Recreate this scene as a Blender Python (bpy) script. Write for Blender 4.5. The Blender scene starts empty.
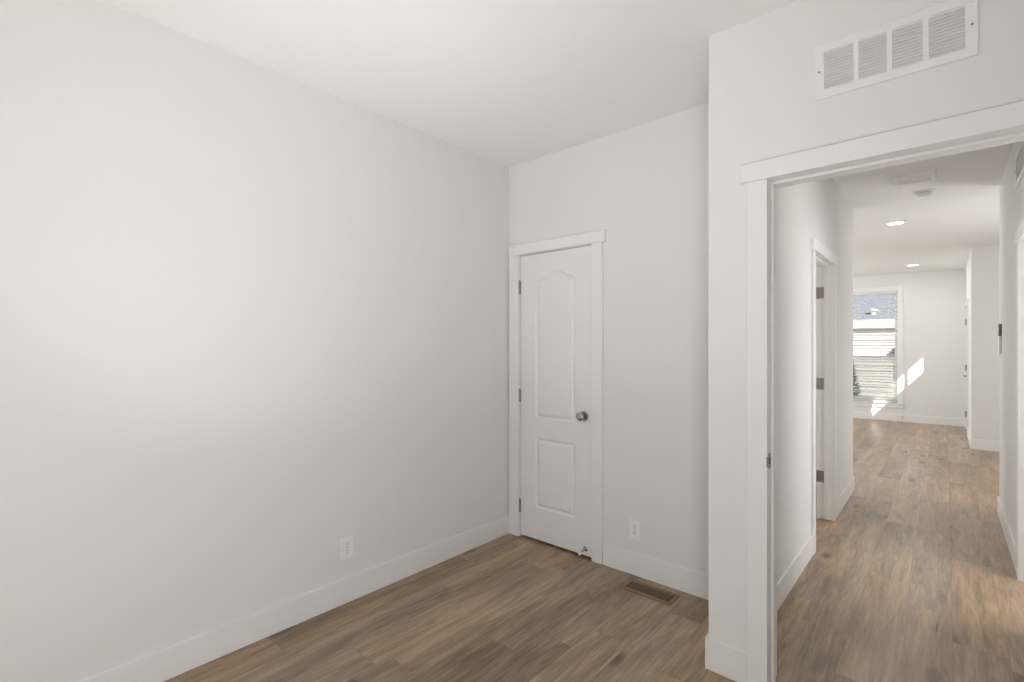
import bpy, bmesh, math, random
from mathutils import Vector, Matrix
random.seed(7)
S = bpy.context.scene
COL = S.collection
R = math.radians

# ------------------------------------------------------------------ camera
cam_d = bpy.data.cameras.new('camera')
cam = bpy.data.objects.new('camera', cam_d)
COL.objects.link(cam)
cam.location = (0, 0, 1.40)
cam.rotation_euler = (R(90), 0, R(41.4))
cam_d.sensor_width = 36
cam_d.lens = 492 / 1024 * 36
cam_d.shift_y = 5 / 1024
cam_d.clip_start = 0.02
cam_d.clip_end = 200
S.camera = cam

# ------------------------------------------------------------------ colour management
S.view_settings.view_transform = 'Standard'
S.view_settings.look = 'None'
S.view_settings.gamma = 1
S.view_settings.use_curve_mapping = False
S.view_settings.exposure = 0.0

# ------------------------------------------------------------------ world and lights
w = bpy.data.worlds.new('sky')
S.world = w
w.use_nodes = True
bg = w.node_tree.nodes['Background']
bg.inputs['Color'].default_value = (0.86, 0.91, 1.0, 1)
bg.inputs['Strength'].default_value = 1.1


def sun(direction, strength):
    d = bpy.data.lights.new('sun', 'SUN')
    d.energy = strength
    d.angle = R(0.5)
    d.color = (1.0, 0.965, 0.90)
    o = bpy.data.objects.new('sun', d)
    COL.objects.link(o)
    o.location = (6, -6, 9)
    o.rotation_euler = Vector(direction).to_track_quat('-Z', 'Y').to_euler()


def daylight(name, loc, direction, sx, sy, power, color=(1, 1, 1), spread=180):  # area lamp, also used for the added fill lamps
    d = bpy.data.lights.new(name, 'AREA')
    d.shape = 'RECTANGLE'
    d.size = sx
    d.size_y = sy
    d.energy = power
    d.color = color
    d.spread = R(spread)
    o = bpy.data.objects.new(name, d)
    COL.objects.link(o)
    o.location = loc
    o.rotation_euler = Vector(direction).to_track_quat('-Z', 'Z').to_euler()


sun((-1, 0.75, -1.15), 13)
# daylight entering through the house windows; right and side room lamps are added fill
daylight('daylight_bedroom_window', (-1.05, -1.85, 1.42), (0, 1, 0), 1.3, 1.0, 3, (0.96, 0.985, 1.0))
daylight('daylight_living_window', (-4.15, 9.6, 1.45), (1, 0, 0.6), 1.7, 1.5, 64, (0.93, 0.965, 1.0))
daylight('daylight_living_window_near', (-4.15, 7.0, 1.45), (1, 0, 0.6), 1.7, 1.5, 22, (0.93, 0.965, 1.0))
daylight('daylight_kitchen_window', (2.2, 6.1, 1.6), (0, 1, 0.4), 1.4, 1.0, 18, (0.93, 0.965, 1.0))
daylight('right_room_fill', (1.9, 3.7, 1.35), (-1, 0, 0.15), 1.4, 1.5, 48, (0.96, 0.98, 1.0))  # added lamp in a windowless room, brightens the left hallway wall
daylight('side_room_fill', (-2.5, 4.6, 1.5), (1, 0, 0), 0.8, 1.0, 18, (1.0, 0.96, 0.94))  # added lamp, no window here, brightens the side room doorway

# ------------------------------------------------------------------ main measures (metres)
WA, WB = -1.75, -0.35                    # bedroom window jambs
YR = -1.9                                # bedroom window wall behind the camera
XL, YB, YN = -2.457, 2.757, 2.168        # bedroom left wall, closet wall, doorway wall
TD = 0.13                                # doorway wall thickness
XC = -0.773                              # bedroom face of the stub wall
HL, HR = -0.677, 0.337                   # hallway walls
YE = 5.79                                # hallway ends
YF = 11.58                               # far wall
XE, YK = 0.262, 9.145                    # entry wall, kitchen wall
H = 2.743


# ------------------------------------------------------------------ materials
def mat(name, color, rough=0.5, metal=0.0, bump=None, spec=None, vary=None, alpha=None):
    m = bpy.data.materials.new(name)
    m.use_nodes = True
    nt = m.node_tree
    b = nt.nodes['Principled BSDF']
    b.inputs['Base Color'].default_value = (*color, 1)
    b.inputs['Roughness'].default_value = rough
    b.inputs['Metallic'].default_value = metal
    if spec is not None:
        b.inputs['Specular IOR Level'].default_value = spec
    tc = nt.nodes.new('ShaderNodeTexCoord')
    if bump:
        sc, st, dist = bump
        n = nt.nodes.new('ShaderNodeTexNoise')
        n.inputs['Scale'].default_value = sc
        n.inputs['Detail'].default_value = 3
        nt.links.new(tc.outputs['Object'], n.inputs['Vector'])
        bp = nt.nodes.new('ShaderNodeBump')
        bp.inputs['Strength'].default_value = st
        bp.inputs['Distance'].default_value = dist
        nt.links.new(n.outputs['Fac'], bp.inputs['Height'])
        nt.links.new(bp.outputs['Normal'], b.inputs['Normal'])
    if vary:
        sc, amt = vary
        n = nt.nodes.new('ShaderNodeTexNoise')
        n.inputs['Scale'].default_value = sc
        nt.links.new(tc.outputs['Object'], n.inputs['Vector'])
        mx = nt.nodes.new('ShaderNodeMix')
        mx.data_type = 'RGBA'
        nt.links.new(n.outputs['Fac'], mx.inputs['Factor'])
        mx.inputs['A'].default_value = (*[c * (1 - amt) for c in color], 1)
        mx.inputs['B'].default_value = (*[min(1, c * (1 + amt)) for c in color], 1)
        nt.links.new(mx.outputs['Result'], b.inputs['Base Color'])
    return m


M = {}
M['wall'] = mat('painted_drywall', (0.825, 0.815, 0.795), 0.75, bump=(160, 0.06, 0.003), spec=0.25, vary=(1.2, 0.008))
M['ceiling'] = mat('ceiling_paint', (0.87, 0.865, 0.85), 0.85, bump=(110, 0.08, 0.004), spec=0.2, vary=(1.0, 0.008))
M['trim'] = mat('trim_paint', (0.875, 0.865, 0.85), 0.38, spec=0.45, vary=(3, 0.006))
M['door'] = mat('door_paint', (0.86, 0.85, 0.835), 0.42, bump=(220, 0.03, 0.001), spec=0.45)
M['plastic'] = mat('white_plastic', (0.90, 0.90, 0.885), 0.35)
M['vent'] = mat('white_enamel', (0.875, 0.865, 0.85), 0.4)
M['slot'] = mat('dark_slot', (0.03, 0.026, 0.022), 0.7)
M['cavity'] = mat('duct_inside', (0.75, 0.74, 0.71), 0.8)
M['nickel'] = mat('satin_nickel', (0.42, 0.39, 0.355), 0.26, 1.0, bump=(300, 0.03, 0.0005))
M['hinge'] = mat('hinge_nickel', (0.36, 0.32, 0.28), 0.42, 1.0)
M['bronze'] = mat('brown_enamel', (0.24, 0.16, 0.09), 0.5, 0.1, vary=(30, 0.15))
M['screen'] = mat('grey_screen', (0.16, 0.155, 0.15), 0.25)
M['rubber'] = mat('white_rubber', (0.82, 0.82, 0.80), 0.6)
M['blind'] = mat('blind_slat', (0.80, 0.80, 0.78), 0.5)
M['cord'] = mat('blind_cord', (0.65, 0.65, 0.63), 0.8)
M['siding'] = mat('house_siding', (0.52, 0.51, 0.485), 0.7, bump=(60, 0.05, 0.003))
M['fascia'] = mat('fascia_paint', (0.74, 0.75, 0.74), 0.6)
M['roof'] = mat('roof_shingle', (0.125, 0.135, 0.165), 0.9, bump=(40, 0.5, 0.02), vary=(12, 0.25))
M['ground'] = mat('gravel_ground', (0.30, 0.28, 0.25), 0.95, bump=(30, 0.6, 0.03), vary=(9, 0.3))
M['leaf'] = mat('shrub_leaf', (0.20, 0.215, 0.19), 0.7, vary=(14, 0.3))
M['bark'] = mat('shrub_bark', (0.14, 0.10, 0.07), 0.9, bump=(40, 0.4, 0.01))
M['darkmetal'] = mat('dark_hood', (0.05, 0.05, 0.055), 0.5)
M['concrete'] = mat('concrete', (0.45, 0.44, 0.42), 0.9, bump=(30, 0.3, 0.01))


def emission(name, color, strength):
    m = bpy.data.materials.new(name)
    m.use_nodes = True
    b = m.node_tree.nodes['Principled BSDF']
    b.inputs['Base Color'].default_value = (0.9, 0.9, 0.9, 1)
    b.inputs['Emission Color'].default_value = (*color, 1)
    b.inputs['Emission Strength'].default_value = strength
    return m


M['lens'] = emission('lamp_lens', (1.0, 0.94, 0.84), 9)


def glass_mat(name, tint, gloss):
    m = bpy.data.materials.new(name)
    m.use_nodes = True
    nt = m.node_tree
    nt.nodes.remove(nt.nodes['Principled BSDF'])
    out = nt.nodes['Material Output']
    t = nt.nodes.new('ShaderNodeBsdfTransparent')
    t.inputs['Color'].default_value = (*tint, 1)
    g = nt.nodes.new('ShaderNodeBsdfGlossy')
    g.inputs['Roughness'].default_value = 0.02
    mx = nt.nodes.new('ShaderNodeMixShader')
    mx.inputs['Fac'].default_value = gloss
    nt.links.new(t.outputs[0], mx.inputs[1])
    nt.links.new(g.outputs[0], mx.inputs[2])
    nt.links.new(mx.outputs[0], out.inputs['Surface'])
    return m


M['glass'] = glass_mat('window_glass', (0.97, 0.985, 0.98), 0.05)


def mesh_screen():
    m = bpy.data.materials.new('insect_screen')
    m.use_nodes = True
    nt = m.node_tree
    out = nt.nodes['Material Output']
    b = nt.nodes['Principled BSDF']
    b.inputs['Base Color'].default_value = (0.22, 0.22, 0.22, 1)
    b.inputs['Roughness'].default_value = 0.8
    t = nt.nodes.new('ShaderNodeBsdfTransparent')
    mx = nt.nodes.new('ShaderNodeMixShader')
    mx.inputs['Fac'].default_value = 0.22
    nt.links.new(t.outputs[0], mx.inputs[1])
    nt.links.new(b.outputs[0], mx.inputs[2])
    nt.links.new(mx.outputs[0], out.inputs['Surface'])
    return m


M['mesh'] = mesh_screen()


def floor_mat():
    m = bpy.data.materials.new('oak_plank')
    m.use_nodes = True
    nt = m.node_tree
    N, L = nt.nodes, nt.links
    b = N['Principled BSDF']
    at = N.new('ShaderNodeAttribute'); at.attribute_name = 'plank'      # per-plank random numbers
    sep = N.new('ShaderNodeSeparateColor'); L.new(at.outputs['Color'], sep.inputs[0])
    uv = N.new('ShaderNodeUVMap'); uv.uv_map = 'edge'                   # distance from the plank's edges
    tc = N.new('ShaderNodeTexCoord')
    off = N.new('ShaderNodeVectorMath'); off.operation = 'MULTIPLY_ADD'
    L.new(at.outputs['Color'], off.inputs[0]); off.inputs[1].default_value = (37, 61, 23)
    L.new(tc.outputs['Object'], off.inputs[2])

    def noise(scale, sc3, detail, rough=0.6, dist=0.0):
        mp = N.new('ShaderNodeMapping'); mp.inputs['Scale'].default_value = sc3
        L.new(off.outputs[0], mp.inputs['Vector'])
        n = N.new('ShaderNodeTexNoise')
        n.inputs['Scale'].default_value = scale; n.inputs['Detail'].default_value = detail
        n.inputs['Roughness'].default_value = rough; n.inputs['Distortion'].default_value = dist
        L.new(mp.outputs[0], n.inputs['Vector'])
        return n.outputs['Fac']
    broad = noise(1.0, (9.0, 1.1, 1), 3, 0.55, 0.6)
    fine = noise(1.0, (130, 5, 1), 4, 0.7, 0.3)
    mid = noise(1.0, (34, 2.6, 1), 4, 0.65, 1.4)

    def math_(op, a, c, d=None):
        n = N.new('ShaderNodeMath'); n.operation = op
        for i, v in enumerate((a, c, d)):
            if v is None: continue
            if isinstance(v, (int, float)): n.inputs[i].default_value = v
            else: L.new(v, n.inputs[i])
        return n.outputs[0]
    # knots
    mpk = N.new('ShaderNodeMapping'); mpk.inputs['Scale'].default_value = (6.5, 2.6, 1)
    L.new(off.outputs[0], mpk.inputs['Vector'])
    vo = N.new('ShaderNodeTexVoronoi'); vo.inputs['Scale'].default_value = 1.0
    L.new(mpk.outputs[0], vo.inputs['Vector'])
    kd = math_('SUBTRACT', vo.outputs['Distance'], math_('MULTIPLY', mid, 0.10))
    kr = N.new('ShaderNodeMapRange'); kr.inputs['From Min'].default_value = 0.0; kr.inputs['From Max'].default_value = 0.17
    kr.inputs['To Min'].default_value = 0.6; kr.inputs['To Max'].default_value = 0.0
    L.new(kd, kr.inputs['Value'])
    sk = N.new('ShaderNodeSeparateColor'); L.new(vo.outputs['Color'], sk.inputs[0])
    knot = math_('MULTIPLY', kr.outputs[0], math_('GREATER_THAN', sk.outputs[0], 0.55))
    # sum
    v = math_('MULTIPLY_ADD', broad, 1.0, -0.5)
    v = math_('ADD', v, math_('MULTIPLY_ADD', mid, 1.05, -0.525))
    v = math_('ADD', v, math_('MULTIPLY_ADD', fine, 0.60, -0.30))
    v = math_('ADD', v, math_('MULTIPLY_ADD', sep.outputs[0], 0.22, -0.11))
    v = math_('SUBTRACT', v, knot)
    v = math_('ADD', v, 0.5)
    cr = N.new('ShaderNodeValToRGB')
    cr.color_ramp.elements[0].position = 0.08
    cr.color_ramp.elements[0].color = (0.120, 0.080, 0.050, 1)
    cr.color_ramp.elements[1].position = 0.95
    cr.color_ramp.elements[1].color = (0.57, 0.405, 0.265, 1)
    e = cr.color_ramp.elements.new(0.5); e.color = (0.335, 0.228, 0.143, 1)
    L.new(v, cr.inputs['Fac'])
    # hue drift per plank
    hs = N.new('ShaderNodeHueSaturation')
    L.new(cr.outputs['Color'], hs.inputs['Color'])
    L.new(math_('MULTIPLY_ADD', sep.outputs[1], 0.20, 0.92), hs.inputs['Saturation'])
    # bevelled edge: lighter line around each plank
    s2 = N.new('ShaderNodeSeparateXYZ'); L.new(uv.outputs[0], s2.inputs[0])
    seam = math_('LESS_THAN', math_('MINIMUM', s2.outputs[0], s2.outputs[1]), 0.0016)
    mx = N.new('ShaderNodeMix'); mx.data_type = 'RGBA'
    L.new(math_('MULTIPLY', seam, 0.34), mx.inputs['Factor'])
    L.new(hs.outputs['Color'], mx.inputs['A'])
    mx.inputs['B'].default_value = (0.10, 0.072, 0.052, 1)
    L.new(mx.outputs['Result'], b.inputs['Base Color'])
    L.new(math_('MULTIPLY_ADD', mid, 0.12, 0.24), b.inputs['Roughness'])
    b.inputs['Specular IOR Level'].default_value = 0.85
    bp = N.new('ShaderNodeBump'); bp.inputs['Strength'].default_value = 0.18; bp.inputs['Distance'].default_value = 0.0015
    L.new(math_('SUBTRACT', math_('ADD', fine, mid), seam), bp.inputs['Height'])
    L.new(bp.outputs['Normal'], b.inputs['Normal'])
    return m


M['floor'] = floor_mat()


# ------------------------------------------------------------------ helpers
class MB:
    def __init__(s):
        s.bm = bmesh.new()

    def box(s, x0, x1, y0, y1, z0, z1, mx=None):
        v = [s.bm.verts.new((x, y, z)) for z in (z0, z1) for y in (y0, y1) for x in (x0, x1)]
        for f in ((0, 2, 3, 1), (4, 5, 7, 6), (0, 1, 5, 4), (2, 6, 7, 3), (0, 4, 6, 2), (1, 3, 7, 5)):
            s.bm.faces.new([v[i] for i in f])
        if mx is not None:
            bmesh.ops.transform(s.bm, matrix=mx, verts=v)
        return s

    def lathe(s, prof, mx=Matrix(), seg=32):
        """profile of (radius, height) turned about Z, then moved by mx"""
        rings = []
        for r, z in prof:
            if r < 1e-6:
                rings.append([s.bm.verts.new(mx @ Vector((0, 0, z)))])
            else:
                rings.append([s.bm.verts.new(mx @ Vector((r * math.cos(2 * math.pi * i / seg), r * math.sin(2 * math.pi * i / seg), z))) for i in range(seg)])
        for a, b in zip(rings, rings[1:]):
            for i in range(seg):
                j = (i + 1) % seg
                if len(a) == 1 and len(b) == 1:
                    continue
                if len(a) == 1:
                    s.bm.faces.new((a[0], b[i], b[j]))
                elif len(b) == 1:
                    s.bm.faces.new((a[i], b[0], a[j]))
                else:
                    s.bm.faces.new((a[i], b[i], b[j], a[j]))
        return s

    def prism(s, pts, depth, mx=Matrix(), z0=0.0):
        a = [s.bm.verts.new(mx @ Vector((x, y, z0))) for x, y in pts]
        b = [s.bm.verts.new(mx @ Vector((x, y, z0 + depth))) for x, y in pts]
        s.bm.faces.new(a[::-1])
        s.bm.faces.new(b)
        n = len(pts)
        for i in range(n):
            j = (i + 1) % n
            s.bm.faces.new((a[i], a[j], b[j], b[i]))
        return s

    def build(s, name, m, parent=None, bevel=0, smooth=False, kind=None, loc=None):
        bmesh.ops.recalc_face_normals(s.bm, faces=s.bm.faces)
        me = bpy.data.meshes.new(name)
        s.bm.to_mesh(me)
        s.bm.free()
        me.materials.append(m)
        o = bpy.data.objects.new(name, me)
        COL.objects.link(o)
        if parent:
            o.parent = parent
        if kind:
            o['kind'] = kind
        if loc:
            o.location = loc
        if bevel:
            md = o.modifiers.new('bevel', 'BEVEL')
            md.width = bevel
            md.segments = 2
            md.limit_method = 'ANGLE'
            md.angle_limit = R(40)
            md.harden_normals = True
        if smooth:
            for p in me.polygons:
                p.use_smooth = True
            if smooth != 'all':
                try:
                    me.set_sharp_from_angle(angle=R(35))
                except Exception:
                    pass
        return o


def empty(name, loc=(0, 0, 0), rz=0.0, label=None, cat=None, group=None, kind=None):
    o = bpy.data.objects.new(name, None)
    o.empty_display_size = 0.05
    COL.objects.link(o)
    o.location = loc
    o.rotation_euler = (0, 0, rz)
    if label: o['label'] = label
    if cat: o['category'] = cat
    if group: o['group'] = group
    if kind: o['kind'] = kind
    return o


def struct(name, label, boxes, m, bevel=0):
    b = MB()
    for q in boxes:
        b.box(*q)
    o = b.build(name, m, kind='structure', bevel=bevel)
    o['label'] = label
    return o


def rrect(x0, x1, y0, y1, r, n=5):
    pts = []
    for cx, cy, a0 in ((x1 - r, y1 - r, 0), (x0 + r, y1 - r, 90), (x0 + r, y0 + r, 180), (x1 - r, y0 + r, 270)):
        for i in range(n + 1):
            a = R(a0 + 90 * i / n)
            pts.append((cx + r * math.cos(a), cy + r * math.sin(a)))
    return pts


def wall_y(y0, y1, x0, x1, hole=None):
    """boxes of a wall running along X with one opening (x0, x1, z0, z1)"""
    if not hole:
        return [(x0, x1, y0, y1, 0, H)]
    a, b, c, d = hole
    q = [(x0, a, y0, y1, 0, H), (b, x1, y0, y1, 0, H), (a, b, y0, y1, d, H)]
    if c > 0:
        q.append((a, b, y0, y1, 0, c))
    return q


def wall_x(x0, x1, y0, y1, holes=()):
    q = []
    y = y0
    for a, b, c, d in holes:
        q.append((x0, x1, y, a, 0, H))
        q.append((x0, x1, a, b, d, H))
        if c > 0:
            q.append((x0, x1, a, b, 0, c))
        y = b
    q.append((x0, x1, y, y1, 0, H))
    return q


# ------------------------------------------------------------------ shell
def build_floor():
    W = 0.19
    Lk = 1.22
    known = {}                       # seam positions seen in the photograph, by plank row

    def row(x):
        return math.floor((x - 0.025) / W)
    for x, y in ((-0.6, 3.12), (-0.45, 2.878), (-0.26, 3.715), (-0.07, 3.425), (0.12, 3.12),
                 (-2.16, 1.90), (-1.78, 1.30), (-1.40, 1.90), (-1.59, 1.70), (-1.02, 2.49), (-2.35, 1.0)):
        known[row(x)] = y
    x_min, x_max, y_min, y_max = -4.7, 3.6, YR - 0.1, 11.7
    bm = bmesh.new()
    cl = bm.loops.layers.float_color.new('plank')
    uvl = bm.loops.layers.uv.new('edge')
    r = row(x_min)
    rnd = random.Random(3)
    while 0.025 + r * W < x_max:
        xa, xb = 0.025 + r * W, 0.025 + (r + 1) * W
        y = known.get(r, rnd.uniform(0, Lk))
        while y > y_min: y -= Lk
        while y < y_max:
            ya, yb = y, y + Lk
            c = (rnd.random(), rnd.random(), rnd.random(), 1)
            # four quads meeting at the centre lines so the 'edge' uv holds the distance to the nearest edges
            xm, ym = (xa + xb) / 2, (ya + yb) / 2
            g = {}
            for i, xx in enumerate((xa, xm, xb)):
                for j, yy in enumerate((ya, ym, yb)):
                    cx, cy = min(max(xx, x_min), x_max), min(max(yy, y_min), y_max)
                    g[i, j] = (bm.verts.new((cx, cy, 0)), (min(cx - xa, xb - cx), min(cy - ya, yb - cy)))
            for i in (0, 1):
                for j in (0, 1):
                    k = [g[i, j], g[i + 1, j], g[i + 1, j + 1], g[i, j + 1]]
                    xs = [q[0].co.x for q in k]; ys = [q[0].co.y for q in k]
                    if max(xs) - min(xs) < 1e-6 or max(ys) - min(ys) < 1e-6:
                        continue
                    f = bm.faces.new([q[0] for q in k])
                    for lp, q in zip(f.loops, k):
                        lp[cl] = c
                        lp[uvl].uv = q[1]
            y += Lk
        r += 1
    loose = [v for v in bm.verts if not v.link_faces]
    bmesh.ops.delete(bm, geom=loose, context='VERTS')
    # under-slab so the floor has thickness
    o_ = MB(); o_.bm.free(); o_.bm = bm
    v0 = len(bm.verts)
    o_.box(x_min, x_max, y_min, y_max, -0.08, -0.002)
    me = bpy.data.meshes.new('floor')
    bm.to_mesh(me)
    bm.free()
    me.materials.append(M['floor'])
    o = bpy.data.objects.new('floor', me)
    COL.objects.link(o)
    o['kind'] = 'structure'
    o['label'] = 'brown oak plank floor running through bedroom and hallway'


build_floor()
struct('ceiling', 'flat white ceiling over the bedroom and hallway', [(-4.7, 3.6, YR - 0.1, YK + 0.12, H, H + 0.12), (-4.7, XE + 0.12, YK + 0.12, 11.7, H, H + 0.12)], M['ceiling'])
struct('wall_left', 'plain white bedroom wall on the left', [(XL - 0.1, XL, YR, YB + 0.1, 0, H)], M['wall'])
DX0, DX1, DZ = -2.352, -1.735, 2.064            # closet door opening
struct('wall_back', 'white bedroom wall holding the closet door', wall_y(YB, YB + 0.1, XL, XC, (DX0 - 0.012, DX1 + 0.012, 0, DZ + 0.012)), M['wall'])
OX0, OX1, OZ = -0.537, 0.239, 2.071             # bedroom doorway opening
struct('wall_doorway', 'white wall around the open doorway to the hall', wall_y(YN, YN + TD, XC, 2.1, (OX0 - 0.015, OX1 + 0.015, 0, OZ + 0.015)), M['wall'])
LY0, LY1, LZ = 3.880, 4.640, 2.048              # side room door opening
struct('wall_hall_left', 'left wall of the hallway with an open door', wall_x(XC, HL, YN + TD, YE, [(LY0 - 0.012, LY1 + 0.012, 0, LZ + 0.012)]), M['wall'])
RY0, RY1, RZ = 3.44, 4.205, 2.02
struct('wall_hall_right', 'right wall of the hallway', wall_x(HR, HR + 0.1, YN + TD, YE, [(RY0 - 0.012, RY1 + 0.012, 0, RZ + 0.012)]), M['wall'])
struct('wall_right', 'bedroom wall to the right of the camera', [(1.3, 1.4, YR, YN + TD, 0, H)], M['wall'])
struct('wall_rear', 'bedroom window wall behind the camera', wall_y(YR - 0.1, YR, XL - 0.1, 1.4, (WA, WB, 0.85, 2.05)), M['wall'])
WX0, WX1, WZ0, WZ1 = -1.60, -0.672, 0.345, 2.43
struct('wall_far', 'white far wall of the living room with the blinded window', wall_y(YF, YF + 0.12, -4.6, XE + 0.12, (WX0, WX1, WZ0, WZ1)), M['wall'])
EY0, EY1, EZ = 10.405, 11.315, 2.05             # entry door
struct('wall_entry', 'bright white side wall holding the entry door', wall_x(XE, XE + 0.12, YK, YF, [(EY0, EY1, 0, EZ)]), M['wall'])
struct('wall_kitchen', 'shaded white wall facing the hallway at its far right', [(XE + 0.12, 3.5, YK, YK + 0.12, 0, H)], M['wall'])
struct('wall_kitchen_near', 'wall beside the end of the hallway', wall_y(YE - 0.1, YE, HR + 0.1, 3.5, (1.5, 2.9, 1.1, 2.1)), M['wall'])
struct('wall_kitchen_right', 'outer wall of the kitchen', [(3.5, 3.6, YE - 0.1, YK + 0.12, 0, H)], M['wall'])
struct('wall_living_left', 'outer wall of the living room', wall_x(-4.7, -4.6, YE - 0.1, YF + 0.12, [(6.15, 7.85, 0.7, 2.2), (8.75, 10.45, 0.7, 2.2)]), M['wall'])
struct('wall_living_near', 'living room wall beside the hallway', [(-4.6, XC, YE - 0.1, YE, 0, H)], M['wall'])
struct('wall_right_room', 'outer wall of the room right of the hallway', [(2.0, 2.1, YN + TD, YE - 0.1, 0, H)], M['wall'])
struct('wall_side_room', 'walls of the side room off the hallway', [(-2.7, -2.6, 3.4, YE - 0.1, 0, H), (-2.6, XC, 3.4, 3.5, 0, H), (-2.7, -2.6, YB + 0.1, 3.4, 0, H)], M['wall'])

BH, BT = 0.137, 0.012


def baseboard(name, label, boxes):
    return struct(name, label, boxes, M['trim'], bevel=0.003)


baseboard('baseboard_left', 'white baseboard along the left bedroom wall', [(XL, XL + BT, YR, YB, 0, BH)])
baseboard('baseboard_back', 'white baseboard right of the closet door', [(DX1 + 0.09, XC - BT, YB - BT, YB, 0, BH)])
baseboard('baseboard_stub', 'white baseboard around the wall corner beside the doorway',
          [(XC - BT, XC, YN - BT, YB - BT, 0, BH), (XC, OX0 - 0.078, YN - BT, YN, 0, BH)])
baseboard('baseboard_hall_left', 'white baseboard on the left hallway wall', [(HL, HL + BT, YN + 0.14, LY0 - 0.078, 0, BH), (HL, HL + BT, LY1 + 0.078, YE + BT, 0, BH), (XC, HL, YE, YE + BT, 0, BH)])
baseboard('baseboard_hall_right', 'white baseboard on the right hallway wall', [(HR - BT, HR, RY1 + 0.078, YE + BT, 0, BH), (HR, HR + 0.1, YE, YE + BT, 0, BH), (HR - BT, HR, YN + 0.14, RY0 - 0.078, 0, BH)])
baseboard('baseboard_far', 'white baseboard under the far window', [(-4.6, XE - BT, YF - BT, YF, 0, BH)])
baseboard('baseboard_entry', 'white baseboard beside the entry door', [(XE - BT, XE, YK - BT, EY0 - 0.08, 0, BH), (XE - BT, XE, EY1 + 0.08, YF, 0, BH)])
baseboard('baseboard_kitchen', 'white baseboard on the shaded kitchen wall', [(XE, 3.5, YK - BT, YK, 0, BH)])


# ------------------------------------------------------------------ parts shared by doors
def casing(parent, axis, plane, sgn, u0, u1, ztop, w0=0.078, w1=0.078, hh=0.075, ear0=0.024, ear1=0.024, t=0.015):
    """flat legs and a slightly thicker header with small ears. sgn: side the casing stands out to"""
    def q(a, b, z0, z1, th):
        p0, p1 = sorted((plane, plane + sgn * th))
        return (a, b, p0, p1, z0, z1) if axis == 'x' else (p0, p1, a, b, z0, z1)
    for a, b in ((u0 - w0, u0), (u1, u1 + w1)):
        MB().box(*q(a, b, 0, ztop, t)).build('casing_leg', M['trim'], parent, bevel=0.002)
    MB().box(*q(u0 - w0 - ear0, u1 + w1 + ear1, ztop, ztop + hh, t + 0.005)).build('casing_header', M['trim'], parent, bevel=0.002)


def hinge(parent, loc, leaf_boxes, height=0.095, r=0.0075):
    b = MB()
    for q in leaf_boxes:
        b.box(*q)
    o = b.build('hinge', M['hinge'], parent, bevel=0.001)
    k = MB()
    n = 5
    for i in range(n):
        z = loc[2] - height / 2 + height * i / n
        k.lathe([(0, z), (r, z), (r, z + height / n - 0.001), (0, z + height / n - 0.001)], Matrix.Translation((loc[0], loc[1], 0)), 16)
    k.lathe([(0, loc[2] + height / 2), (r * 0.6, loc[2] + height / 2), (r * 0.6, loc[2] + height / 2 + 0.004), (0, loc[2] + height / 2 + 0.006)], Matrix.Translation((loc[0], loc[1], 0)), 16)
    k.build('knuckle', M['hinge'], o, smooth=True)
    return o


def moulded_slab(name, x0, x1, z0, z1, yf, t, panels, parent, nx=150, nz=460):
    """door slab whose front (-Y) face is moulded around its panels; panels: (xa, xb, za, zb, arch)"""
    bm = bmesh.new()

    def depth(x, z):
        d = -1.0
        for xa, xb, za, zb, arch in panels:
            u = (2 * x - xa - xb) / (xb - xa)
            zt, sl = zb, 0.0
            if arch and abs(u) < 1:
                zt = zb + arch * (0.5 + 0.5 * math.cos(math.pi * u))
                sl = arch * 0.5 * math.pi * math.sin(math.pi * u) * 2 / (xb - xa)
            d = max(d, min(x - xa, xb - x, z - za, (zt - z) / math.sqrt(1 + sl * sl)))
        if d <= 0: return 0.0
        pts = ((0, 0), (0.003, 0.0035), (0.010, 0.0105), (0.016, 0.0110), (0.030, 0.0030), (0.036, 0.0012), (9, 0.0012))
        for (a, p), (b, q) in zip(pts, pts[1:]):
            if d <= b:
                return p + (q - p) * (d - a) / (b - a)
        return 0.0
    g = [[bm.verts.new((x0 + (x1 - x0) * i / nx, yf + depth(x0 + (x1 - x0) * i / nx, z0 + (z1 - z0) * j / nz), z0 + (z1 - z0) * j / nz)) for i in range(nx + 1)] for j in range(nz + 1)]
    for j in range(nz):
        for i in range(nx):
            bm.faces.new((g[j][i], g[j][i + 1], g[j + 1][i + 1], g[j + 1][i]))
    c = [bm.verts.new((x, yf + t, z)) for x, z in ((x0, z0), (x1, z0), (x1, z1), (x0, z1))]
    bm.faces.new(c[::-1])
    bm.faces.new([g[0][i] for i in range(nx + 1)][::-1] + [c[0], c[1]])
    bm.faces.new([g[nz][i] for i in range(nx + 1)] + [c[2], c[3]])
    bm.faces.new([g[j][0] for j in range(nz + 1)] + [c[3], c[0]])
    bm.faces.new([g[j][nx] for j in range(nz + 1)][::-1] + [c[1], c[2]])
    o = MB(); o.bm.free(); o.bm = bm
    return o.build(name, M['door'], parent, smooth=True)


def door_knob(parent, loc, face):
    """rose and round knob; face: matrix that turns +Z to the way the knob points"""
    mx = Matrix.Translation(loc) @ face
    rose = MB().lathe([(0, 0), (0.033, 0), (0.033, 0.004), (0.029, 0.009), (0.018, 0.011), (0, 0.011)], mx, 40).build('knob_rose', M['nickel'], parent, smooth=True)
    MB().lathe([(0, 0.010), (0.012, 0.010), (0.0115, 0.026), (0.016, 0.031), (0.024, 0.037), (0.0275, 0.046), (0.0265, 0.055), (0.021, 0.061), (0.012, 0.0635), (0, 0.064)], mx, 40).build('door_knob', M['nickel'], parent, smooth=True)


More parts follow.
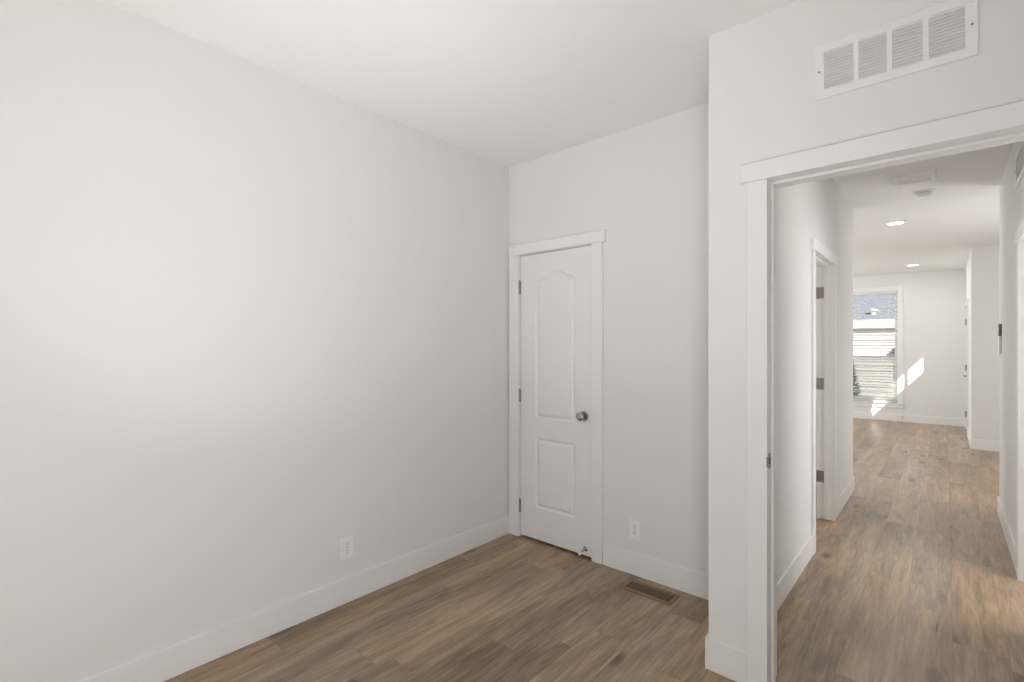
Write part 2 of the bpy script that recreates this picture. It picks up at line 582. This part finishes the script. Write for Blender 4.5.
# ------------------------------------------------------------------ closet door
d1 = empty('door_1', (0, 0, 0), kind='structure', label='white closet door with arched moulded panel, closed')
sl = moulded_slab('door_slab', DX0 + 0.005, DX1 - 0.005, 0.016, DZ - 0.005, YB + 0.003, 0.035,
                  [(-2.208, -1.872, 0.885, 1.872, 0.056), (-2.208, -1.872, 0.242, 0.742, 0)], d1)
MB().box(DX0 - 0.012, DX0, YB - 0.0, YB + 0.1, 0, DZ).box(DX1, DX1 + 0.012, YB, YB + 0.1, 0, DZ).box(DX0 - 0.012, DX1 + 0.012, YB, YB + 0.1, DZ, DZ + 0.012).build('door_jamb', M['trim'], d1)
MB().box(DX0, DX0 + 0.012, YB + 0.03, YB + 0.07, 0, DZ).box(DX1 - 0.012, DX1, YB + 0.03, YB + 0.07, 0, DZ).box(DX0 + 0.012, DX1 - 0.012, YB + 0.03, YB + 0.07, DZ - 0.012, DZ).build('stop_strip', M['trim'], d1)
casing(d1, 'x', YB, -1, DX0 - 0.006, DX1 + 0.006, DZ + 0.004, w0=0.088, w1=0.080, ear0=0.003, ear1=0.022)
for z in (1.831, 1.036, 0.229):
    hinge(d1, (DX0 + 0.002, YB - 0.006, z), [(DX0 - 0.005, DX0 + 0.009, YB - 0.002, YB + 0.0025, z - 0.045, z + 0.045)])
door_knob(d1, (-1.797, YB + 0.003, 0.936), Matrix.Rotation(R(90), 4, 'X'))
# rigid door stop screwed to the door foot
ds = MB().lathe([(0, 0), (0.016, 0), (0.016, 0.003), (0.010, 0.007), (0.0045, 0.010), (0.0045, 0.060), (0, 0.060)],
                Matrix.Translation((-1.785, YB + 0.003, 0.060)) @ Matrix.Rotation(R(98), 4, 'X'), 24).build('stop_post', M['nickel'], d1, smooth=True)
MB().lathe([(0, 0.052), (0.0085, 0.052), (0.0105, 0.060), (0.0105, 0.074), (0.008, 0.080), (0, 0.081)],
           Matrix.Translation((-1.785, YB + 0.003, 0.060)) @ Matrix.Rotation(R(98), 4, 'X'), 24).build('rubber_tip', M['rubber'], ds, smooth=True)
# closet interior behind the door
struct('wall_closet', 'inside of the closet behind its door', [(XL - 0.1, XL, YB + 0.1, 3.4, 0, H)], M['wall'])

# ------------------------------------------------------------------ bedroom doorway frame
d2 = empty('door_2', kind='structure', label='white cased frame of the open bedroom doorway')
casing(d2, 'x', YN, -1, OX0, OX1, OZ)
casing(d2, 'x', YN + TD, 1, OX0, OX1, OZ)
MB().box(OX0 - 0.015, OX0, YN, YN + TD, 0, OZ).box(OX1, OX1 + 0.015, YN, YN + TD, 0, OZ).box(OX0 - 0.015, OX1 + 0.015, YN, YN + TD, OZ, OZ + 0.015).build('door_jamb', M['trim'], d2, bevel=0.0015)
MB().box(OX0, OX0 + 0.012, YN + 0.042, YN + 0.078, 0, OZ - 0.012).box(OX1 - 0.012, OX1, YN + 0.042, YN + 0.078, 0, OZ - 0.012).box(OX0, OX1, YN + 0.042, YN + 0.078, OZ - 0.012, OZ).build('stop_strip', M['trim'], d2, bevel=0.002)
sp = MB().box(OX0, OX0 + 0.002, YN - 0.002, YN + 0.036, 0.905, 0.965).box(OX0 - 0.002, OX0 + 0.002, YN - 0.0175, YN - 0.002, 0.915, 0.955).build('strike_plate', M['hinge'], d2, bevel=0.0008)
MB().box(OX0 + 0.0015, OX0 + 0.0025, YN + 0.008, YN + 0.026, 0.922, 0.948).build('latch_hole', M['slot'], sp)

# ------------------------------------------------------------------ hallway side door (open into the side room)
d3 = empty('door_3', kind='structure', label='white framed door on the left of the hallway, standing open')
casing(d3, 'y', HL, 1, LY0, LY1, LZ, ear0=0.026, ear1=0.026)
casing(d3, 'y', XC, -1, LY0, LY1, LZ)
MB().box(XC, HL, LY0 - 0.012, LY0, 0, LZ).box(XC, HL, LY1, LY1 + 0.012, 0.006, LZ).box(XC, HL, LY0 - 0.012, LY1 + 0.012, LZ, LZ + 0.012).build('door_jamb', M['trim'], d3, bevel=0.001)
MB().box(XC + 0.038, XC + 0.07, LY0, LY0 + 0.012, 0, LZ - 0.012).box(XC + 0.038, XC + 0.07, LY1 - 0.012, LY1, 0.006, LZ - 0.012).box(XC + 0.038, XC + 0.07, LY0, LY1, LZ - 0.012, LZ).build('stop_strip', M['trim'], d3, bevel=0.001)
MB().box(XC - 0.755, XC - 0.022, LY1 - 0.038, LY1 - 0.003, 0.014, LZ - 0.006).build('door_slab', M['door'], d3, bevel=0.002)
for z in (1.83, 1.095, 0.345):
    hinge(d3, (XC - 0.019, LY1 - 0.006, z), [(XC, XC + 0.036, LY1 - 0.0025, LY1 + 0.001, z - 0.046, z + 0.046), (XC - 0.0225, XC - 0.019, LY1 - 0.038, LY1 - 0.006, z - 0.046, z + 0.046), (XC - 0.019, XC, LY1 - 0.0025, LY1 + 0.001, z - 0.046, z + 0.046)])

# ------------------------------------------------------------------ door on the right of the hallway, opened for the added room lamp
d4 = empty('door_4', kind='structure', label='white door on the right of the hallway, open away from it')
casing(d4, 'y', HR, -1, RY0, RY1, RZ, hh=0.07, ear0=0.02, ear1=0.02)
MB().box(HR, HR + 0.1, RY0 - 0.012, RY0, 0, RZ).box(HR, HR + 0.1, RY1, RY1 + 0.012, 0, RZ).box(HR, HR + 0.1, RY0 - 0.012, RY1 + 0.012, RZ, RZ + 0.012).build('door_jamb', M['trim'], d4)
slab4 = moulded_slab('door_slab', 0.004, RY1 - RY0 - 0.004, 0.014, RZ - 0.004, 0, 0.035, [(0.13, 0.63, 0.885, 1.80, 0.056), (0.13, 0.63, 0.242, 0.742, 0)], d4, 90, 240)
slab4.matrix_local = Matrix.Translation((HR + 0.105, RY1 - 0.04, 0))
door_knob(d4, (HR + 0.105 + 0.69, RY1 - 0.04, 0.945), Matrix.Rotation(R(90), 4, 'X'))

# ------------------------------------------------------------------ entry door with three small panes
d5 = empty('door_5', kind='structure', label='white entry door at the far end with three top panes')
gy0, gy1, gz0, gz1 = 10.553, 11.151, 1.578, 1.905
xs0, xs1 = XE + 0.004, XE + 0.044
MB().box(xs0, xs1, EY0 + 0.004, gy0, 0.012, EZ - 0.004).box(xs0, xs1, gy1, EY1 - 0.004, 0.012, EZ - 0.004).box(xs0, xs1, gy0, gy1, 0.012, gz0).box(xs0, xs1, gy0, gy1, gz1, EZ - 0.004).build('door_slab', M['door'], d5)
MB().box(xs0 + 0.018, xs0 + 0.022, gy0, gy1, gz0, gz1).build('door_glass', M['glass'], d5)
MB().box(xs0 + 0.012, xs0 + 0.028, 10.735, 10.767, gz0, gz1).box(xs0 + 0.012, xs0 + 0.028, 10.937, 10.969, gz0, gz1).build('muntin', M['door'], d5)
casing(d5, 'y', XE, -1, EY0, EY1, EZ)
for z in (1.80, 1.03, 0.25):
    hinge(d5, (XE - 0.010, EY1 - 0.001, z), [(XE - 0.006, XE + 0.003, EY1 - 0.02, EY1 + 0.008, z - 0.05, z + 0.05)], height=0.1)
MX = Matrix.Rotation(R(-90), 4, 'Y')
MB().lathe([(0, 0), (0.032, 0), (0.032, 0.008), (0.014, 0.012), (0.012, 0.045), (0, 0.045)], Matrix.Translation((xs0, EY0 + 0.065, 0.93)) @ MX, 28) \
    .box(xs0 - 0.058, xs0 - 0.042, EY0 + 0.055, EY0 + 0.175, 0.921, 0.939).build('lever_handle', M['hinge'], d5, smooth=True)
MB().lathe([(0, 0), (0.033, 0), (0.033, 0.012), (0.022, 0.018), (0, 0.018)], Matrix.Translation((xs0, EY0 + 0.065, 1.075)) @ MX, 28) \
    .box(xs0 - 0.036, xs0 - 0.016, EY0 + 0.059, EY0 + 0.071, 1.055, 1.095).build('deadbolt', M['hinge'], d5, smooth=True)

# ------------------------------------------------------------------ far window
win = empty('window_1', kind='structure', label='white single-hung window behind slatted blinds in the far wall')
fy0, fy1 = YF + 0.055, YF + 0.115
MID = 1.18
MB().box(WX0, WX0 + 0.03, fy0, fy1, WZ0, WZ1).box(WX1 - 0.03, WX1, fy0, fy1, WZ0, WZ1).box(WX0, WX1, fy0, fy1, WZ1 - 0.03, WZ1).box(WX0, WX1, fy0, fy1, WZ0, WZ0 + 0.035).build('window_frame', M['trim'], win, bevel=0.002)
s_lo = MB().box(WX0 + 0.03, WX0 + 0.068, fy0 + 0.004, fy0 + 0.034, WZ0 + 0.035, MID + 0.02).box(WX1 - 0.068, WX1 - 0.03, fy0 + 0.004, fy0 + 0.034, WZ0 + 0.035, MID + 0.02) \
    .box(WX0 + 0.068, WX1 - 0.068, fy0 + 0.004, fy0 + 0.034, WZ0 + 0.035, WZ0 + 0.075).box(WX0 + 0.068, WX1 - 0.068, fy0 + 0.004, fy0 + 0.034, MID - 0.035, MID + 0.02).build('lower_sash', M['trim'], win, bevel=0.002)
MB().box(WX0 + 0.068, WX1 - 0.068, fy0 + 0.017, fy0 + 0.021, WZ0 + 0.075, MID - 0.035).build('window_pane', M['glass'], s_lo)
s_up = MB().box(WX0 + 0.03, WX0 + 0.045, fy0 + 0.036, fy0 + 0.056, MID - 0.01, WZ1 - 0.03).box(WX1 - 0.045, WX1 - 0.03, fy0 + 0.036, fy0 + 0.056, MID - 0.01, WZ1 - 0.03) \
    .box(WX0 + 0.045, WX1 - 0.045, fy0 + 0.036, fy0 + 0.056, WZ1 - 0.045, WZ1 - 0.03).box(WX0 + 0.045, WX1 - 0.045, fy0 + 0.036, fy0 + 0.056, MID - 0.01, MID + 0.02).build('upper_sash', M['trim'], win, bevel=0.002)
MB().box(WX0 + 0.045, WX1 - 0.045, fy0 + 0.044, fy0 + 0.048, MID + 0.02, WZ1 - 0.045).build('window_pane', M['glass'], s_up)
MB().box(WX0 + 0.03, WX1 - 0.03, fy1 - 0.003, fy1 - 0.002, WZ0 + 0.035, MID).build('insect_screen', M['mesh'], win)
MB().box(WX0 - 0.085, WX0, YF - 0.009, YF, WZ0 - 0.02, WZ1).box(WX1, WX1 + 0.085, YF - 0.009, YF, WZ0 - 0.02, WZ1).box(WX0 - 0.085, WX1 + 0.085, YF - 0.011, YF, WZ1, WZ1 + 0.085).build('window_casing', M['trim'], win, bevel=0.002)
MB().box(WX0 - 0.10, WX1 + 0.10, YF - 0.030, YF + 0.055, WZ0 - 0.02, WZ0).box(WX0 - 0.085, WX1 + 0.085, YF - 0.013, YF, WZ0 - 0.10, WZ0 - 0.02).build('window_sill', M['trim'], win, bevel=0.002)
# blinds
bl = empty('window_blind', ((WX0 + WX1) / 2, YF + 0.025, WZ0), label='white horizontal slat blind hanging in the far window', cat='blind')
hw = (WX1 - WX0) / 2 - 0.006
top = WZ1 - WZ0
MB().box(-hw, hw, -0.024, 0.024, top - 0.045, top - 0.002).build('headrail', M['blind'], bl, bevel=0.002)
b = MB()
n = 38
for i in range(n):
    z = 0.05 + (top - 0.11) * i / (n - 1)
    b.box(-hw, hw, -0.0235, 0.0235, -0.0013, 0.0013, Matrix.Translation((0, 0, z)) @ Matrix.Rotation(R(-13), 4, 'X'))
b.build('slats', M['blind'], bl)
MB().box(-hw, hw, -0.022, 0.022, 0.008, 0.024).build('bottom_rail', M['blind'], bl, bevel=0.002)
b = MB()
for x in (-hw + 0.12, 0, hw - 0.12):
    for y in (-0.024, 0.024):
        b.box(x - 0.001, x + 0.001, y - 0.001, y + 0.001, 0.02, top - 0.04)
b.build('ladder_cords', M['cord'], bl)

# bedroom window behind the camera
win2 = empty('window_2', kind='structure', label='white bedroom window behind the camera')
wy0, wy1 = YR - 0.07, YR - 0.03
MB().box(WA, WA + 0.05, wy0, wy1, 0.85, 2.05).box(WB - 0.05, WB, wy0, wy1, 0.85, 2.05).box(WA + 0.05, WB - 0.05, wy0, wy1, 0.85, 0.9).box(WA + 0.05, WB - 0.05, wy0, wy1, 2.0, 2.05).box((WA + WB) / 2 - 0.02, (WA + WB) / 2 + 0.02, wy0, wy1, 0.9, 2.0).build('window_frame', M['trim'], win2)
MB().box(WA + 0.05, WB - 0.05, YR - 0.052, YR - 0.048, 0.9, 2.0).build('window_pane', M['glass'], win2)
for i, (ya, yb) in enumerate(((6.15, 7.85), (8.75, 10.45))):
    wn = empty('window_%d' % (3 + i), kind='structure', label='living room window out of view')
    MB().box(-4.67, -4.63, ya, ya + 0.05, 0.7, 2.2).box(-4.67, -4.63, yb - 0.05, yb, 0.7, 2.2).box(-4.67, -4.63, ya, yb, 0.7, 0.75).box(-4.67, -4.63, ya, yb, 2.15, 2.2).box(-4.67, -4.63, (ya + yb) / 2 - 0.02, (ya + yb) / 2 + 0.02, 0.75, 2.15).build('window_frame', M['trim'], wn)
    MB().box(-4.652, -4.648, ya + 0.05, yb - 0.05, 0.75, 2.15).build('window_pane', M['glass'], wn)

# ------------------------------------------------------------------ outlets
def outlet(name, loc, rz, label):
    """duplex outlet on a wall facing -Y before turning"""
    t = empty(name, loc, rz, label, 'outlet')
    T = Matrix.Rotation(R(90), 4, 'X')       # local xy -> xz, depth -> -y
    MB().prism(rrect(-0.0355, 0.0355, -0.0575, 0.0575, 0.004), 0.0055, T).build('cover_plate', M['plastic'], t, bevel=0.0015)
    for s in (-1, 1):
        r = MB().prism(rrect(-0.017, 0.017, s * 0.0205 - 0.014, s * 0.0205 + 0.014, 0.008), 0.003, T, 0.0055).build('receptacle', M['plastic'], t, bevel=0.0006)
        b = MB()
        b.box(-0.0075, -0.0052, -0.0092, -0.0084, s * 0.0205 - 0.002, s * 0.0205 + 0.008)
        b.box(0.0052, 0.0075, -0.0092, -0.0084, s * 0.0205 - 0.001, s * 0.0205 + 0.007)
        b.lathe([(0, 0.0084), (0.0027, 0.0084), (0.0027, 0.0092), (0, 0.0092)], Matrix.Translation((0, 0, s * 0.0205 - 0.0085)) @ T, 12)
        b.build('slots', M['slot'], r)
    MB().lathe([(0, 0.005), (0.0035, 0.005), (0.003, 0.0072), (0, 0.0076)], T, 14).build('screw', M['nickel'], t, smooth=True)
    return t


outlet('wall_outlet', (-1.427, YB, 0.278), 0, 'white duplex outlet right of the closet door above the baseboard')
outlet('wall_outlet', (XL, 1.420, 0.301), R(90), 'white duplex outlet low on the long left wall')


# ------------------------------------------------------------------ return air grilles
def grille(name, loc, rz, label, w=0.450, h=0.204, banks=4, rows=13):
    t = empty(name, loc, rz, label, 'vent')
    x0, x1, z0, z1 = -w / 2, w / 2, -h / 2, h / 2
    m = 0.031
    zi0, zi1 = z0 + 0.030, z1 - 0.030
    bw = (w - 2 * m) / banks
    g = 0.0085
    th = 0.008
    f = MB()
    f.box(x0, x1, -th, 0, z0, zi0).box(x0, x1, -th, 0, zi1, z1)
    f.box(x0, x0 + m, -th, 0, zi0, zi1).box(x1 - m, x1, -th, 0, zi0, zi1)
    for i in range(1, banks):
        c = x0 + m + bw * i
        f.box(c - g, c + g, -th, 0, zi0, zi1)
    f.build('grille_frame', M['vent'], t, bevel=0.0012)
    MB().box(x0 + 0.02, x1 - 0.02, -0.0012, -0.0002, z0 + 0.015, z1 - 0.015).build('duct_opening', M['cavity'], t)
    for i in range(banks):
        c0 = x0 + m + bw * i + (g if i else 0)
        c1 = x0 + m + bw * (i + 1) - (g if i < banks - 1 else 0)
        s = MB()
        for k in range(rows):
            z = zi0 + (zi1 - zi0) * (k + 0.5) / rows
            s.box(c0, c1, -0.0068, 0.0052, -0.0006, 0.0006, Matrix.Translation((0, -0.0050, z + 0.001)) @ Matrix.Rotation(R(62), 4, 'X'))
        s.build('louver_bank', M['vent'], t)
    for x in (x0 + 0.014, x1 - 0.014):
        MB().lathe([(0, 0.008), (0.0042, 0.008), (0.0036, 0.0098), (0, 0.0102)], Matrix.Translation((x, 0, 0)) @ Matrix.Rotation(R(90), 4, 'X'), 14).build('screw', M['nickel'], t, smooth=True)
    return t


grille('return_air_grille', (-0.1475, YN, 2.433), 0, 'white louvered return air grille above the bedroom doorway')
grille('return_air_grille', (HR, 4.20, 2.492), R(-90), 'white louvered grille high on the right hallway wall')

# ------------------------------------------------------------------ floor register
fr = empty('floor_register', (-1.266, 2.619, 0), 0, 'brown slotted metal floor register beside the back baseboard', 'vent')
b = MB()
L2, W2 = 0.150, 0.070
bx, by = 0.022, 0.030
nb = 22
b.box(-L2, L2, -W2, -W2 + by, 0, 0.005).box(-L2, L2, W2 - by, W2, 0, 0.005)
b.box(-L2, -L2 + bx, -W2 + by, W2 - by, 0, 0.005).box(L2 - bx, L2, -W2 + by, W2 - by, 0, 0.005)
b.build('register_frame', M['bronze'], fr, bevel=0.0025)
b = MB()
span = 2 * (L2 - bx)
for i in range(1, nb):
    x = -L2 + bx + span * i / nb
    b.box(-0.0026, 0.0026, -W2 + by, W2 - by, -0.0014, 0.0014, Matrix.Translation((x, 0, 0.0028)))
b.build('register_bars', M['bronze'], fr)
MB().box(-L2 + 0.01, L2 - 0.01, -W2 + 0.01, W2 - 0.01, 0.0002, 0.0008).build('duct_opening', M['slot'], fr)

# ------------------------------------------------------------------ hallway ceiling fittings
cr_ = empty('ceiling_register', (-0.190, 5.035, H), 0, 'white rectangular ceiling air register in the hallway', 'vent')
b = MB()
w2, d2_ = 0.140, 0.088
T = Matrix.Rotation(R(180), 4, 'X')
outer = rrect(-w2, w2, -d2_, d2_, 0.02)
inner = rrect(-w2 + 0.034, w2 - 0.034, -d2_ + 0.030, d2_ - 0.030, 0.006)
mid_ = rrect(-w2 + 0.012, w2 - 0.012, -d2_ + 0.012, d2_ - 0.012, 0.016)
rings = [[b.bm.verts.new(T @ Vector((x, y, z))) for x, y in p] for p, z in ((outer, 0), (outer, 0.016), (mid_, 0.034), (inner, 0.032), (inner, 0.004))]
for a, c in zip(rings, rings[1:]):
    k = len(a)
    for i in range(k):
        b.bm.faces.new((a[i], a[(i + 1) % k], c[(i + 1) % k], c[i]))
b.build('register_frame', M['vent'], cr_, smooth=True)
b = MB()
for i in range(9):
    y = -0.052 + 0.013 * i
    b.box(-w2 + 0.034, w2 - 0.034, -0.0075, 0.0075, -0.0008, 0.0008, Matrix.Translation((0, y, -0.026)) @ Matrix.Rotation(R(-24), 4, 'X'))
b.build('louvers', M['vent'], cr_)
MB().box(-w2 + 0.03, w2 - 0.03, -d2_ + 0.026, d2_ - 0.026, -0.0045, -0.003).build('duct_opening', M['cavity'], cr_)

sd = empty('smoke_detector', (-0.139, 5.575, H), 0, 'round white smoke detector on the hallway ceiling', 'smoke detector')
T = Matrix.Rotation(R(180), 4, 'X')
MB().lathe([(0, 0), (0.070, 0), (0.070, 0.010), (0.066, 0.014), (0, 0.014)], T, 40).build('mounting_base', M['plastic'], sd, smooth=True)
MB().lathe([(0, 0.014), (0.054, 0.014), (0.054, 0.021), (0, 0.021)], T, 40).build('sensor_gap', M['cavity'], sd, smooth=True)
MB().lathe([(0, 0.021), (0.060, 0.021), (0.058, 0.036), (0.048, 0.050), (0.034, 0.054), (0, 0.054)], T, 40).build('cover', M['plastic'], sd, smooth=True)


def recessed(loc, label, power=6, lens=None):
    t = empty('recessed_light', loc, 0, label, 'ceiling light')
    MB().lathe([(0.068, 0.001), (0.088, 0.001), (0.088, 0.004), (0.078, 0.007), (0.068, 0.004), (0.068, 0.001)], T, 40).build('trim_ring', M['plastic'], t, smooth=True)
    MB().lathe([(0, 0.0012), (0.067, 0.0012), (0.067, 0.0035), (0, 0.0035)], T, 40).build('light_lens', lens or M['lens'], t)
    d = bpy.data.lights.new('recessed_lamp', 'AREA')
    d.shape = 'DISK'; d.size = 0.13; d.energy = power; d.color = (1.0, 0.94, 0.87)
    o = bpy.data.objects.new('recessed_lamp', d)
    COL.objects.link(o)
    o.location = (loc[0], loc[1], loc[2] - 0.012)
    return t


recessed((-0.41, 6.80, H), 'lit round recessed light nearest the end of the hallway')
recessed((-0.41, 10.51, H), 'small lit recessed light farthest away near the window wall')
recessed((-0.17, 3.25, H), 'lit recessed light hidden above the doorway header', power=1.2)
recessed((-2.9, 8.6, H), 'lit recessed light in the living room left of the hallway')

# ------------------------------------------------------------------ thermostat and far wall items
th = empty('wall_thermostat', (HR, 5.60, 1.335), 0, 'slim white wall control with grey screen on right hallway wall end', 'thermostat')
MB().box(-0.016, 0, -0.055, 0.055, 0, 0.145).build('control_body', M['plastic'], th, bevel=0.003)
MB().box(-0.018, 0, -0.055, 0.055, 0.146, 0.242).build('grey_screen', M['screen'], th, bevel=0.002)

bs = empty('baseboard_doorstop', (-0.60, YF - BT, 0.085), 0, 'small metal door stop on the far baseboard below the sunlit patch', 'door stop')
TM = Matrix.Rotation(R(90), 4, 'X')
MB().lathe([(0, 0), (0.015, 0), (0.013, 0.006), (0.006, 0.010), (0.006, 0.058), (0, 0.058)], TM, 20).build('stop_post', M['nickel'], bs, smooth=True)
MB().lathe([(0, 0.055), (0.011, 0.055), (0.011, 0.072), (0.008, 0.078), (0, 0.078)], TM, 20).build('rubber_tip', M['rubber'], bs, smooth=True)

# ------------------------------------------------------------------ outside
GZ = -0.8
struct('ground', 'gravel yard outside the house', [(-30, 30, -15, 45, GZ - 0.2, GZ)], M['ground'])
nh = empty('neighbor_house', (-2, 15.5, GZ), 0, 'pale sided house with blue grey roof seen through the far window', 'house')
b = MB()
bz = 0.13
hx = 7.0
zz = 0.0
while zz < 2.66:
    z2 = min(zz + bz, 2.70)
    pts = [(0.012, zz), (0.0, z2), (0.2, z2), (0.2, zz)]
    v0 = [b.bm.verts.new((-hx, y - 0.012, z)) for y, z in pts]
    v1 = [b.bm.verts.new((hx, y - 0.012, z)) for y, z in pts]
    # each lap board leans out at its foot
    v0[0].co.y = v1[0].co.y = -0.022
    b.bm.faces.new(v0); b.bm.faces.new(v1[::-1])
    for i in range(4):
        j = (i + 1) % 4
        b.bm.faces.new((v0[i], v1[i], v1[j], v0[j]))
    zz = z2
b.box(-hx, hx, 0.18, 5.0, 0, 2.7)
b.build('siding', M['siding'], nh)
b = MB()
rl = 3.2
rise = 0.95
for s, y0 in ((1, -0.06), (-1, 5.06)):
    ye = y0; yr = 2.5
    z0, z1 = 2.80, 2.80 + rise
    pts = [(ye, z0), (yr, z1), (yr, z1 + 0.08), (ye, z0 + 0.08)]
    v0 = [b.bm.verts.new((-hx - 0.3, y, z)) for y, z in pts]
    v1 = [b.bm.verts.new((hx + 0.3, y, z)) for y, z in pts]
    b.bm.faces.new(v0); b.bm.faces.new(v1[::-1])
    for i in range(4):
        j = (i + 1) % 4
        b.bm.faces.new((v0[i], v1[i], v1[j], v0[j]))
b.build('roof', M['roof'], nh)
MB().box(-hx - 0.3, hx + 0.3, -0.10, -0.06, 2.66, 2.87).build('fascia', M['fascia'], nh)
MB().box(-hx - 0.3, hx + 0.3, -0.06, 0, 2.68, 2.70).build('soffit', M['fascia'], nh)
rv = MB().lathe([(0, 2.85), (0.09, 2.85), (0.05, 3.0), (0.05, 3.12), (0.10, 3.12), (0.10, 3.16), (0, 3.18)], Matrix.Translation((0.58, 0.35, 0)), 20).build('roof_vent', M['fascia'], nh, smooth=True)
vh = MB()
vh.prism([(-0.12, -0.09), (0.12, -0.09), (0.12, 0.02), (0.06, 0.09), (-0.06, 0.09), (-0.12, 0.04)], 0.10, Matrix.Translation((1.12, -0.02, 2.08)) @ Matrix.Rotation(R(90), 4, 'X'))
vh.build('dryer_vent_hood', M['darkmetal'], nh, bevel=0.01)

# conifer-like shrub outside the window
sh = empty('shrub', (-1.78, 13.7, GZ), 0, 'dark conical shrub outside the left edge of the far window', 'shrub')
MB().lathe([(0, 0), (0.05, 0), (0.03, 0.9), (0, 1.6)], Matrix(), 10).build('stem', M['bark'], sh)
b = MB()
rs = random.Random(11)
for i in range(2600):
    z = 0.12 + 1.95 * rs.random() ** 1.15
    rad = 0.46 * (1 - (z / 2.15)) ** 0.55 * (0.75 + 0.25 * rs.random())
    a = rs.random() * 2 * math.pi
    p = Vector((rad * math.cos(a), rad * math.sin(a), z))
    d = Vector((math.cos(a), math.sin(a), 0.9)).normalized()
    side = Vector((-math.sin(a), math.cos(a), 0)) * 0.022
    tip = p + d * 0.09
    v = [b.bm.verts.new(q) for q in (p - side * 0.4, p + d * 0.045 - side, tip, p + d * 0.045 + side, p + side * 0.4)]
    b.bm.faces.new(v)
b.build('foliage', M['leaf'], sh)

# ------------------------------------------------------------------ added fill lamps out of view, for the soft bounced light
def uplight(loc, aim, power, spread, label, color=(0.985, 0.99, 1.0), size=0.22):  # invented fill lamp on a stand, lifts ceiling and walls
    t = empty('fill_uplight', (loc[0], loc[1], 0), 0, label, 'lamp')
    d = (Vector(aim) - Vector(loc)).normalized()
    T = Matrix.Translation((0, 0, loc[2])) @ d.to_track_quat('Z', 'Y').to_matrix().to_4x4()
    MB().lathe([(0, 0), (0.11, 0), (0.11, 0.010), (0.09, 0.018), (0.009, 0.022), (0.009, loc[2] - 0.13), (0, loc[2] - 0.13)], Matrix(), 28).build('stand', M['darkmetal'], t, smooth=True)
    k = size / 0.22
    MB().lathe([(0, -0.14), (0.05, -0.13), (0.155 * k, -0.02), (0.158 * k, -0.012), (0.150 * k, -0.014), (0.05, -0.115), (0, -0.12)], T, 32).build('lamp_head', M['plastic'], t, smooth=True)
    daylight('fill_uplight_lamp', loc, tuple(d), size, size, power, color, spread)


uplight((-1.3, -0.3, 0.3), (-1.65, 1.45, 2.74), 6.5, 84, 'added low fill lamp behind the camera near the left wall, out of view')
uplight((0.35, -0.5, 0.85), (-2.3, 0.95, 2.2), 28, 150, 'added large soft fill lamp behind the camera, turned to the left wall, out of view', size=0.7)
uplight((1.5, 7.0, 0.5), (-0.3, 4.3, 2.7), 21, 165, 'added low fill lamp in the kitchen corner, out of view', size=0.6)

# sconce added out of view to brighten the hallway ceiling
sc_ = empty('fill_sconce', (HR, 2.68, 1.30), 0, 'added small white fill sconce on the right hallway wall, out of view', 'lamp')
MB().box(-0.012, 0, -0.05, 0.05, -0.08, 0.06).build('back_plate', M['plastic'], sc_, bevel=0.003)
MB().lathe([(0, -0.06), (0.025, -0.055), (0.040, 0.0), (0.042, 0.04), (0.039, 0.04), (0.036, 0.0), (0.022, -0.05), (0, -0.052)], Matrix.Translation((-0.050, 0, 0)), 28).build('sconce_shade', M['plastic'], sc_, smooth=True)
daylight('fill_sconce_lamp', (HR - 0.050, 2.68, 1.325), (0, 0.25, 1), 0.05, 0.05, 1.6, (1.0, 0.95, 0.9), 140)
